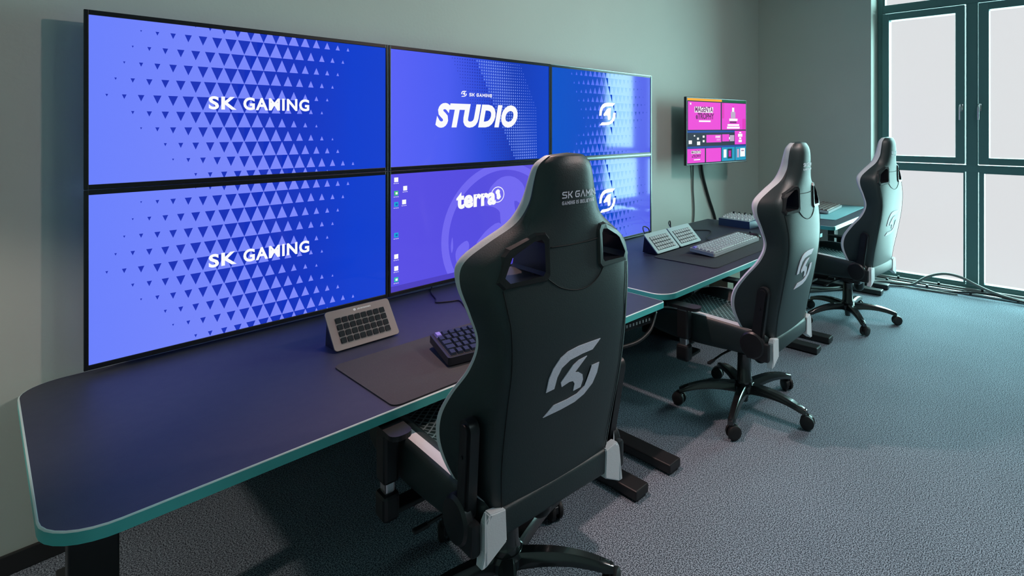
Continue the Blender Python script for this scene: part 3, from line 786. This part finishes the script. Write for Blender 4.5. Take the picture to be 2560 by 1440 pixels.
for k, pts in enumerate(([(2.7, -.05, .56), (2.8, -.25, .42), (2.92, -.3, .46), (3.0, -.12, .56)], [(3.75, .0, .56), (3.82, -.12, .38), (3.95, -.1, .44), (4.05, .0, .56)], [(3.2, -.02, .55), (3.24, -.08, .30), (3.27, -.04, .12), (3.30, -.03, .02)])):
    cable('hanging_cable', pts, .006, ('grey cable sagging below the middle desk, nearest the chair', 'grey cable sagging below the right end of the middle desk', 'grey cable dropping to the floor behind the middle desk')[k], m=M['gcable'])
# cable loops along the window base
cable('floor_cable', [(4.7, -.70, .03), (4.9, -.95, .02), (5.2, -1.08, .02), (5.45, -1.20, .013), (5.50, -1.40, .013), (5.49, -1.52, .03), (5.48, -1.64, .12), (5.48, -1.78, .175), (5.485, -1.92, .165), (5.49, -2.05, .11), (5.50, -2.20, .06), (5.50, -2.42, .03), (5.50, -2.9, .012)], .012, 'thick grey cable arching off the floor in front of the window', m=M['gcable'])
cable('floor_cable', [(4.6, -.75, .012), (4.95, -1.02, .012), (5.25, -1.22, .012), (5.40, -1.42, .012), (5.46, -1.75, .012), (5.49, -2.10, .05), (5.49, -2.3, .035), (5.46, -2.9, .012)], .008, 'thin black cable lying along the window base')
cable('floor_cable', [(4.5, -.62, .01), (4.8, -.85, .01), (5.1, -1.15, .01), (5.33, -1.30, .01), (5.42, -1.5, .01), (5.45, -1.9, .01)], .007, 'thin grey cable on the carpet near the farthest desk foot', m=M['gcable'])
ct_ = empty('cable_duct', (5.60, -1.15, 0), 0, 'low metal cable duct along the foot of the window', 'cable duct')
b_ = bmesh.new(); box(b_, (-.055, -.84, .012), (.022, 1.68, .018), bev=.003); fin('rail', b_, M['alu'], ct_)
b_ = bmesh.new(); box(b_, (.055, -.84, .020), (.022, 1.68, .030), bev=.003); fin('rail', b_, M['alu'], ct_)
for k in range(5):
    b_ = bmesh.new(); box(b_, (-.055, -.12-.36*k, .020), (.030, .022, .026), bev=.004); fin('clip', b_, M['plastic'], ct_)
    b_ = bmesh.new(); box(b_, (.052, -.20-.36*k, .032), (.030, .020, .030), bev=.004); fin('clip', b_, M['plastic'], ct_)
b_ = bmesh.new(); tube(b_, [(0, -.01, .012), (0.005, -.5, .012), (-.008, -1, .012), (.004, -1.67, .012)], .014); fin('cable_run', b_, M['cable'], ct_, smooth=True)

# ================================================================== gaming chair
def lerp_tab(tab, z):
    """Catmull-Rom through table rows (z, a, b, c ...)"""
    n = len(tab)
    if z <= tab[0][0]: return tab[0][1:]
    if z >= tab[-1][0]: return tab[-1][1:]
    for i in range(n-1):
        if tab[i][0] <= z <= tab[i+1][0]: break
    t = (z-tab[i][0])/(tab[i+1][0]-tab[i][0]); out = []
    for k in range(1, len(tab[0])):
        p1, p2 = tab[i][k], tab[i+1][k]; dz = tab[i+1][0]-tab[i][0]
        m1 = (tab[i+1][k]-tab[i-1][k])/(tab[i+1][0]-tab[i-1][0])*dz if i > 0 else (p2-p1)
        m2 = (tab[i+2][k]-tab[i][k])/(tab[i+2][0]-tab[i][0])*dz if i+2 < n else (p2-p1)
        out.append((2*t**3-3*t**2+1)*p1+(t**3-2*t**2+t)*m1+(-2*t**3+3*t**2)*p2+(t**3-t**2)*m2)
    return out
#  z,    yFront, yBack, yCentreBack, hwBack, hwFront, yInner, strip
BACK = [
 (.475, -.130, -.262, -.272, .212, .215, -.130, .006),
 (.55, -.095, -.270, -.285, .222, .255, -.130, .007),
 (.64, -.070, -.286, -.302, .229, .280, -.140, .007),
 (.72, -.085, -.303, -.320, .233, .286, -.165, .007),
 (.80, -.140, -.318, -.336, .234, .280, -.195, .007),
 (.88, -.205, -.332, -.350, .232, .262, -.225, .008),
 (.96, -.235, -.340, -.358, .232, .252, -.245, .008),
 (1.04, -.222, -.336, -.357, .243, .272, -.248, .010),
 (1.12, -.196, -.322, -.352, .256, .293, -.245, .016),
 (1.175, -.190, -.312, -.350, .250, .286, -.245, .028),
 (1.225, -.212, -.309, -.350, .198, .226, -.250, .036),
 (1.27, -.240, -.310, -.352, .144, .162, -.258, .040),
 (1.33, -.262, -.311, -.356, .119, .129, -.268, .040),
 (1.40, -.275, -.312, -.358, .104, .111, -.275, .040),
 (1.435, -.281, -.314, -.352, .090, .097, -.281, .038),
 (1.458, -.290, -.318, -.340, .060, .066, -.290, .026),
]
def back_ring(z):
    yF, yB, yC, hB, hF, yI, st = lerp_tab(BACK, z)
    side = Vector((hF-hB, yF-yB)); L = side.length
    f = min(.8, st/L)
    # strip edge on the side wall
    sx, sy = hF-side.x*f, yF-side.y*f
    cf = .010 if z > 1.2 else .020 if z < 1.1 else .010+.010*(1.2-z)/.1
    pts = [(0, yC), (hB*.40, yC+.001), (hB*.74, yC+.35*(yB-yC)), (hB*.94, yB-.004), (hB+.001, yB+.008),
           (hB+.3*(sx-hB)+.003, yB+.3*(sy-yB)+.004), (hB+.7*(sx-hB)+.003, yB+.7*(sy-yB)+.002), (sx, sy), ((sx+hF)/2+.003, (sy+yF)/2), (hF, yF-.002),
           (hF-cf, yF+cf*.85), (hF-.035, yF+.010-.15*(yF-yI)), (hF*.72, yI+.35*(yF-yI)+.008), (hF*.45, yI+.010), (0, yI+.008)]
    return pts
NR = len(back_ring(1.0))
def build_back(parent):
    zs = []
    z = .475
    while z < 1.458: zs.append(z); z += .014 if z < 1.40 else .007
    zs.append(1.458)
    b_ = bmesh.new(); rings = []
    for z in zs:
        h = back_ring(z)
        full = [(x, y) for x, y in h]+[(-x, y) for x, y in h[-2:0:-1]]
        rings.append([b_.verts.new((x, y, z)) for x, y in full])
    N = len(rings[0])
    for i in range(len(rings)-1):
        for k in range(N):
            f = b_.faces.new((rings[i][k], rings[i][(k+1) % N], rings[i+1][(k+1) % N], rings[i+1][k]))
            kk = k if k < NR-1 else N-1-k          # segment index counted from the back centre
            f.material_index = 1 if kk in (7, 8, 9) else 0
    # crown: pull the top together
    yF, yB, yC, hB, hF, yI, st = lerp_tab(BACK, 1.458)
    c = b_.verts.new((0, (yC+yI)/2, 1.466))
    for k in range(N): b_.faces.new((rings[-1][k], rings[-1][(k+1) % N], c)).material_index = 0
    b_.faces.new(rings[0][::-1])
    bmesh.ops.recalc_face_normals(b_, faces=b_.faces[:])
    me = bpy.data.meshes.new('raw'); b_.to_mesh(me); b_.free()
    raw = link('raw', me, [M['leather'], M['white_l']], None, smooth=True)
    sub = raw.modifiers.new('s', 'SUBSURF'); sub.levels = 1; sub.render_levels = 1
    cutters = []
    for sx in (-1, 1):
        cb_ = bmesh.new(); poly = [(sx*x, z) for x, z in HOLE]
        if sx < 0: poly = poly[::-1]
        prism(cb_, poly, lambda u, v, w_: (u, -.42+w_, v), .34)
        bmesh.ops.recalc_face_normals(cb_, faces=cb_.faces[:])
        cm = bpy.data.meshes.new('cut'); cb_.to_mesh(cm); cb_.free()
        co = link('cut', cm, [M['plastic']], None); cutters.append(co)
        bo = raw.modifiers.new('b', 'BOOLEAN'); bo.operation = 'DIFFERENCE'; bo.object = co; bo.solver = 'EXACT'
    bpy.context.view_layer.update()
    res = bpy.data.meshes.new_from_object(raw.evaluated_get(bpy.context.evaluated_depsgraph_get()))
    for co in cutters: bpy.data.objects.remove(co)
    bpy.data.objects.remove(raw)
    def split(idx, name, m, par):
        q = bmesh.new(); q.from_mesh(res)
        bmesh.ops.delete(q, geom=[f for f in q.faces if (f.material_index == 1) != (idx == 1)], context='FACES')
        for f in q.faces: f.material_index = 0; f.smooth = True
        mm = bpy.data.meshes.new(name); q.to_mesh(mm); q.free(); mm.materials.clear()
        o = link(name, mm, m, par); mm.set_sharp_from_angle(angle=R(48)); return o
    br = split(0, 'backrest', M['leather'], parent)
    split(1, 'side_trim', M['white_l'], br)
    return br
HOLE = [(.112, 1.128), (.215, 1.124), (.228, 1.140), (.205, 1.192), (.190, 1.204), (.135, 1.232), (.112, 1.234), (.104, 1.222), (.104, 1.138)]
def back_y(x, z):
    """y of the rear surface at (x, z)"""
    h = back_ring(z)[:5]; P = crom([(a, b, 0) for a, b in h], 8); ax = abs(x)
    for a, b in zip(P, P[1:]):
        if a.x <= ax <= b.x: t = (ax-a.x)/max(b.x-a.x, 1e-6); return a.y+(b.y-a.y)*t
    return P[-1].y

def on_back(bm, polys, thick, x0=0, lift=.0008):
    """flat polygons laid onto the curved rear leather, seen from behind (x mirrored by the viewer not needed)"""
    for P in polys:
        # subdivide the long edges so the patch follows the surface
        pts = []
        for i in range(len(P)):
            a, b = P[i], P[(i+1) % len(P)]; n = max(1, int(math.hypot(b[0]-a[0], b[1]-a[1])/.02))
            for k in range(n): pts.append((a[0]+(b[0]-a[0])*k/n, a[1]+(b[1]-a[1])*k/n))
        A = [bm.verts.new((u, back_y(u, v)+.0005, v)) for u, v in pts]; B = [bm.verts.new((u, back_y(u, v)-lift-thick, v)) for u, v in pts]
        f = bm.faces.new(B)
        bmesh.ops.triangulate(bm, faces=[f])
        for i in range(len(A)):
            j = (i+1) % len(A); bm.faces.new((A[i], A[j], B[j], B[i]))

def make_chair(loc, rz, base_rot, label):
    t = empty('gaming_chair', loc, rz, label, 'chair', 'black gaming chairs at the desks')
    br = build_back(t)
    # ---- emblem and lettering stitched on the rear
    b_ = bmesh.new()
    on_back(b_, [[(x, z) for x, z in P] for P in LOGO], .0015); fin('emblem', b_, M['thread'], br)
    b_ = bmesh.new()
    stroke_text(b_, 'SK GaMING', -.052, 1.337, .0200, .0172, .0030, .0036, lambda u, v, w_: (u, back_y(u, v)-.0010-w_, v), word=.42)
    stroke_text(b_, 'GAMING IS BELIEVING', -.052, 1.319, .0105, .0069, .0016, .0019, lambda u, v, w_: (u, back_y(u, v)-.0010-w_, v), word=.5)
    for v in b_.verts: pass
    fin('lettering', b_, M['thread'], br)
    # ---- seams
    b_ = bmesh.new()
    def seam(P, r=.0016):
        pts = [(x, back_y(x, z)-.0002, z) for x, z in P]; tube(b_, pts, r, n=5, sub=5)
    seam([(-.088, 1.205), (-.04, 1.203), (0, 1.202), (.05, 1.203), (.094, 1.206)])
    seam([(-.100, 1.122), (-.08, 1.105), (-.05, 1.085), (0, 1.070), (.05, 1.072), (.09, 1.092), (.115, 1.122)])
    for sx in (-1, 1):
        seam([(sx*lerp_tab(BACK, z)[3]*.90, z) for z in (.49, .6, .7, .8, .9, 1.0, 1.06, 1.11)], .0014)
    fin('seams', b_, M['leather2'], br, smooth=True)
    # ---- plastic frames around the two belt openings
    for sx in (-1, 1):
        b_ = bmesh.new(); cxh = sum(p[0] for p in HOLE)/len(HOLE); czh = sum(p[1] for p in HOLE)/len(HOLE)
        def ringp(sc, add):
            out = []
            for x, z in HOLE:
                dx, dz = x-cxh, z-czh; l = math.hypot(dx, dz)
                out.append((sx*(x+dx/l*add), z+dz/l*add))
            return out
        o1, o2, o3 = ringp(1, .021), ringp(1, .012), ringp(1, -.005)
        n = len(o1)
        def yb(p): return back_y(min(abs(p[0]), lerp_tab(BACK, p[1])[3]*.98), p[1])
        A = [b_.verts.new((p[0], yb(p)+.006, p[1])) for p in o1]
        B_ = [b_.verts.new((p[0], yb(p)-.006, p[1])) for p in o2]
        Cc = [b_.verts.new((p[0], yb(p)-.004, p[1])) for p in o3]
        Dd = [b_.verts.new((p[0], lerp_tab(BACK, p[1])[0]-.004, p[1])) for p in o3]
        for i in range(n):
            j = (i+1) % n
            for P1, P2 in ((A, B_), (B_, Cc), (Cc, Dd)): b_.faces.new((P1[i], P1[j], P2[j], P2[i]))
        fin('belt_opening_frame', b_, M['plastic'], br)
    # ---- hinge covers and bars on both flanks
    for sx in (-1, 1):
        b_ = bmesh.new()
        lathe(b_, [(.060, 0), (.066, .006), (.066, .022), (.058, .030), (.030, .033)], (0, 0, 0), axis='X')
        for v in b_.verts: v.co.x *= sx; v.co += Vector((sx*.262, -.185, .470))
        box(b_, (sx*.270, -.21, .445), (.03, .12, .09), bev=.01)
        hb = fin('hinge_cover', b_, M['plastic'], t, smooth=True, sharp=35)
        b_ = bmesh.new()
        pts = [(sx*.262, -.195, .49), (sx*.268, -.215, .58), (sx*.268, -.235, .66), (sx*.266, -.250, .735)]
        for k, (rr, th) in enumerate(((.029, .014), (.018, .020))):
            P = []
            a = Vector((-.205, .50)); b = Vector((-.243, .735)); d = (b-a).normalized(); nn = Vector((-d.y, d.x))
            for q in range(9): an = PI*q/8; P.append(b+nn*rr*math.cos(an)+d*rr*math.sin(an))
            for q in range(9): an = PI+PI*q/8; P.append(a+nn*rr*math.cos(an)+d*rr*math.sin(an))
            prism(b_, [(p.x, p.y) for p in P], lambda u, v, w_: (sx*(.250+.012*(v > .6)+w_), u, v), th+.012)
        cyl(b_, (sx*.27, -.228, .66), (sx*.292, -.228, .66), .006, n=10)
        fin('recline_bar', b_, M['plastic'], hb, smooth=True, sharp=35)
    # ---- seat
    b_ = bmesh.new(); w_b = bmesh.new(); q_b = bmesh.new()
    #   y, half width, z bottom, z bolster top, z centre
    ST = [(-.262, .205, .425, .500, .490), (-.235, .238, .400, .515, .492), (-.15, .258, .385, .535, .490), (0, .268, .378, .548, .488), (.15, .275, .376, .556, .490), (.28, .278, .378, .556, .498), (.37, .276, .386, .542, .505), (.435, .270, .396, .516, .492), (.476, .256, .412, .468, .458)]
    ys = []; y = -.262
    while y < .472: ys.append(y); y += .025
    ys.append(.472)
    rings = []
    for y in ys:
        hw, zb, zt_, zc = lerp_tab(ST, y)
        hf = [(0, zb), (hw*.6, zb), (hw*.9, zb+.010), (hw-.004, zb+.035), (hw+.002, (zb+zt_)/2), (hw, zt_-.022), (hw-.012, zt_-.004), (hw-.045, zt_), (hw-.078, zt_-.012), (hw-.105, zc+.006), (hw*.45, zc), (0, zc+.002)]
        full = hf+[(-x, z) for x, z in hf[-2:0:-1]]
        rings.append([b_.verts.new((x, y, z)) for x, z in full])
    N = len(rings[0]); NH = 12
    for i in range(len(rings)-1):
        for k in range(N):
            f = b_.faces.new((rings[i][k], rings[i][(k+1) % N], rings[i+1][(k+1) % N], rings[i+1][k]))
            kk = k if k < NH-1 else N-1-k
            f.material_index = 1 if kk in (6,) else (1 if kk == 5 and False else (2 if kk >= 9 else 0))
    b_.faces.new(rings[0][::-1]); b_.faces.new(rings[-1])
    bmesh.ops.recalc_face_normals(b_, faces=b_.faces[:])
    me = bpy.data.meshes.new('raw'); b_.to_mesh(me); b_.free()
    raw = link('raw', me, [M['leather'], M['white_l'], M['quilt']], None, smooth=True)
    sub = raw.modifiers.new('s', 'SUBSURF'); sub.levels = 2; sub.render_levels = 2
    bpy.context.view_layer.update()
    res = bpy.data.meshes.new_from_object(raw.evaluated_get(bpy.context.evaluated_depsgraph_get())); bpy.data.objects.remove(raw)
    seat = None
    for idx, nm, m in ((0, 'seat', M['leather']), (1, 'side_trim', M['white_l']), (2, 'seat_cushion', M['quilt'])):
        q = bmesh.new(); q.from_mesh(res)
        bmesh.ops.delete(q, geom=[f for f in q.faces if f.material_index != idx], context='FACES')
        for f in q.faces: f.material_index = 0; f.smooth = True
        mm = bpy.data.meshes.new(nm); q.to_mesh(mm); q.free(); mm.materials.clear()
        o = link(nm, mm, m, t if seat is None else seat)
        if seat is None: seat = o
    # rear face of the seat: black roll with light corner patches
    b_ = bmesh.new(); box(b_, (0, -.262, .458), (.445, .034, .082), bev=.014, seg=3); fin('rear_roll', b_, M['leather'], seat, smooth=True, sharp=60)
    for sx in (-1, 1):
        b_ = bmesh.new()
        P = [(.188, .498), (.238, .506), (.250, .485), (.252, .415), (.264, .372), (.250, .370), (.184, .408)]
        P = [(sx*a, b) for a, b in P]
        if sx < 0: P = P[::-1]
        prism(b_, P, lambda u, v, w_: (u, -.283+w_, v), .03)
        bmesh.ops.bevel(b_, geom=b_.edges[:], offset=.003, segments=2, affect='EDGES')
        fin('corner_patch', b_, M['white_l'], seat)
    # ---- armrests
    for sx in (-1, 1):
        b_ = bmesh.new()
        box(b_, (sx*.262, .190, .335), (.12, .07, .018), bev=.005)
        box(b_, (sx*.312, .190, .355), (.052, .075, .085), bev=.012)
        arm = fin('armrest', b_, M['plastic'], t)
        b_ = bmesh.new(); box(b_, (sx*.312, .190, .410), (.030, .046, .06), bev=.006); fin('chrome_slider', b_, M['chrome'], arm)
        b_ = bmesh.new(); box(b_, (sx*.312, .190, .508), (.048, .068, .158), bev=.010); fin('post', b_, M['plastic'], arm)
        b_ = bmesh.new()
        prism(b_, rounded(sx*.300-.034, sx*.300+.034, .10, .30, (.028,)*4, 5), lambda u, v, w_: (u, v, .584+w_), .016)
        fin('arm_pad', b_, M['plastic'], arm)
    # ---- mechanism, lever, gas column
    b_ = bmesh.new(); box(b_, (0, -.01, .358), (.20, .26, .034), bev=.006); box(b_, (0, -.02, .330), (.12, .20, .040), bev=.012); me_ = fin('tilt_mechanism', b_, M['metal_b'], t)
    b_ = bmesh.new(); tube(b_, [(-.05, .02, .338), (-.17, .04, .335), (-.25, .05, .325)], .006); box(b_, (-.268, .053, .322), (.05, .022, .012), bev=.004); fin('lever', b_, M['plastic'], me_)
    b_ = bmesh.new(); lathe(b_, [(.020, .0), (.032, .01), (.040, .03), (.040, .10), (.030, .115)], (.10, -.05, .225)); fin('tension_knob', b_, M['plastic'], me_, smooth=True, sharp=35)
    b_ = bmesh.new(); lathe(b_, [(.044, .120), (.047, .140), (.043, .160), (.040, .165), (.036, .300), (.024, .305), (.024, .335)], (0, 0, 0)); fin('gas_column', b_, M['metal_b'], t, smooth=True, sharp=35)
    # ---- star base
    bs = bmesh.new(); lathe(bs, [(.020, .035), (.024, .075), (.050, .085), (.062, .105), (.062, .128), (.050, .140)], (0, 0, 0))
    hub = fin('base_hub', bs, M['metal_b'], t, smooth=True, sharp=35)
    Rr = .345
    for k in range(5):
        a = base_rot+k*2*PI/5; ca, sa = math.cos(a), math.sin(a)
        def W3(r, s, z): return (r*ca-s*sa, r*sa+s*ca, z)
        b_ = bmesh.new(); rg = []
        for i in range(13):
            f = i/12; r = .040+(Rr+.012-.040)*f
            zt_ = .138+.012*math.sin(f*PI*.8)-.050*f**2.2; wd = .032-.013*f; hh = .046-.020*f
            if i == 12: wd *= .75; hh *= .8
            rg.append([b_.verts.new(W3(r, s*wd, zt_-h)) for s, h in ((-.55, 0), (.55, 0), (.85, hh*.28), (1, hh), (-1, hh), (-.85, hh*.28))])
        for p, q in zip(rg, rg[1:]):
            for j in range(6): b_.faces.new((p[j], p[(j+1) % 6], q[(j+1) % 6], q[j]))
        b_.faces.new(rg[0][::-1]); b_.faces.new(rg[-1])
        leg = fin('leg', b_, M['metal_b'], t, smooth=True, sharp=50)
        # caster: fork with twin wheels
        ca2 = a+(.9, -.5, 2.2, .3, 1.4)[k]; cc, ss = math.cos(ca2), math.sin(ca2)
        base = Vector(W3(Rr, 0, 0))
        def K(x, y, z): return (base.x+x*cc-y*ss, base.y+x*ss+y*cc, z)
        b_ = bmesh.new()
        cyl(b_, K(0, 0, .060), K(0, 0, .100), .009, n=12)
        P = [(-.026, .040), (-.022, .056), (-.006, .070), (.012, .072), (.026, .064), (.034, .045), (.034, .036), (-.026, .034)]
        prism(b_, P, lambda u, v, w_: K(u+.012, -.007+w_, v), .014)
        cs = fin('caster', b_, M['plastic'], leg)
        for sgn in (-1, 1):
            b_ = bmesh.new(); n = 22; prof = [(.012, .0285), (.024, .0285), (.0345, .022), (.0365, .012), (.0345, .008), (.010, .008)]
            rr = []
            for rad, off in prof:
                rr.append([b_.verts.new(K(.014+rad*math.cos(2*PI*i/n), sgn*off, .0368+rad*math.sin(2*PI*i/n))) for i in range(n)])
            for p, q in zip(rr, rr[1:]):
                for i in range(n): b_.faces.new((p[i], p[(i+1) % n], q[(i+1) % n], q[i]))
            b_.faces.new(rr[0]); b_.faces.new(rr[-1][::-1])
            fin('caster_wheel', b_, M['rubber'], cs, smooth=True, sharp=40)
    return t
CH = [((.846, -1.295, 0), R(-4.5), R(19), 'nearest black gaming chair, seen from behind at the nearest desk'),
      ((2.43, -1.335, 0), R(1), R(197-72*2), 'middle black gaming chair, at the desk with the two pale key pads'),
      ((4.185, -1.325, 0), R(-5), R(73), 'farthest black gaming chair, beside the window')]
for loc, rz, br_, lb in CH:
    make_chair(loc, rz, br_-rz, lb)
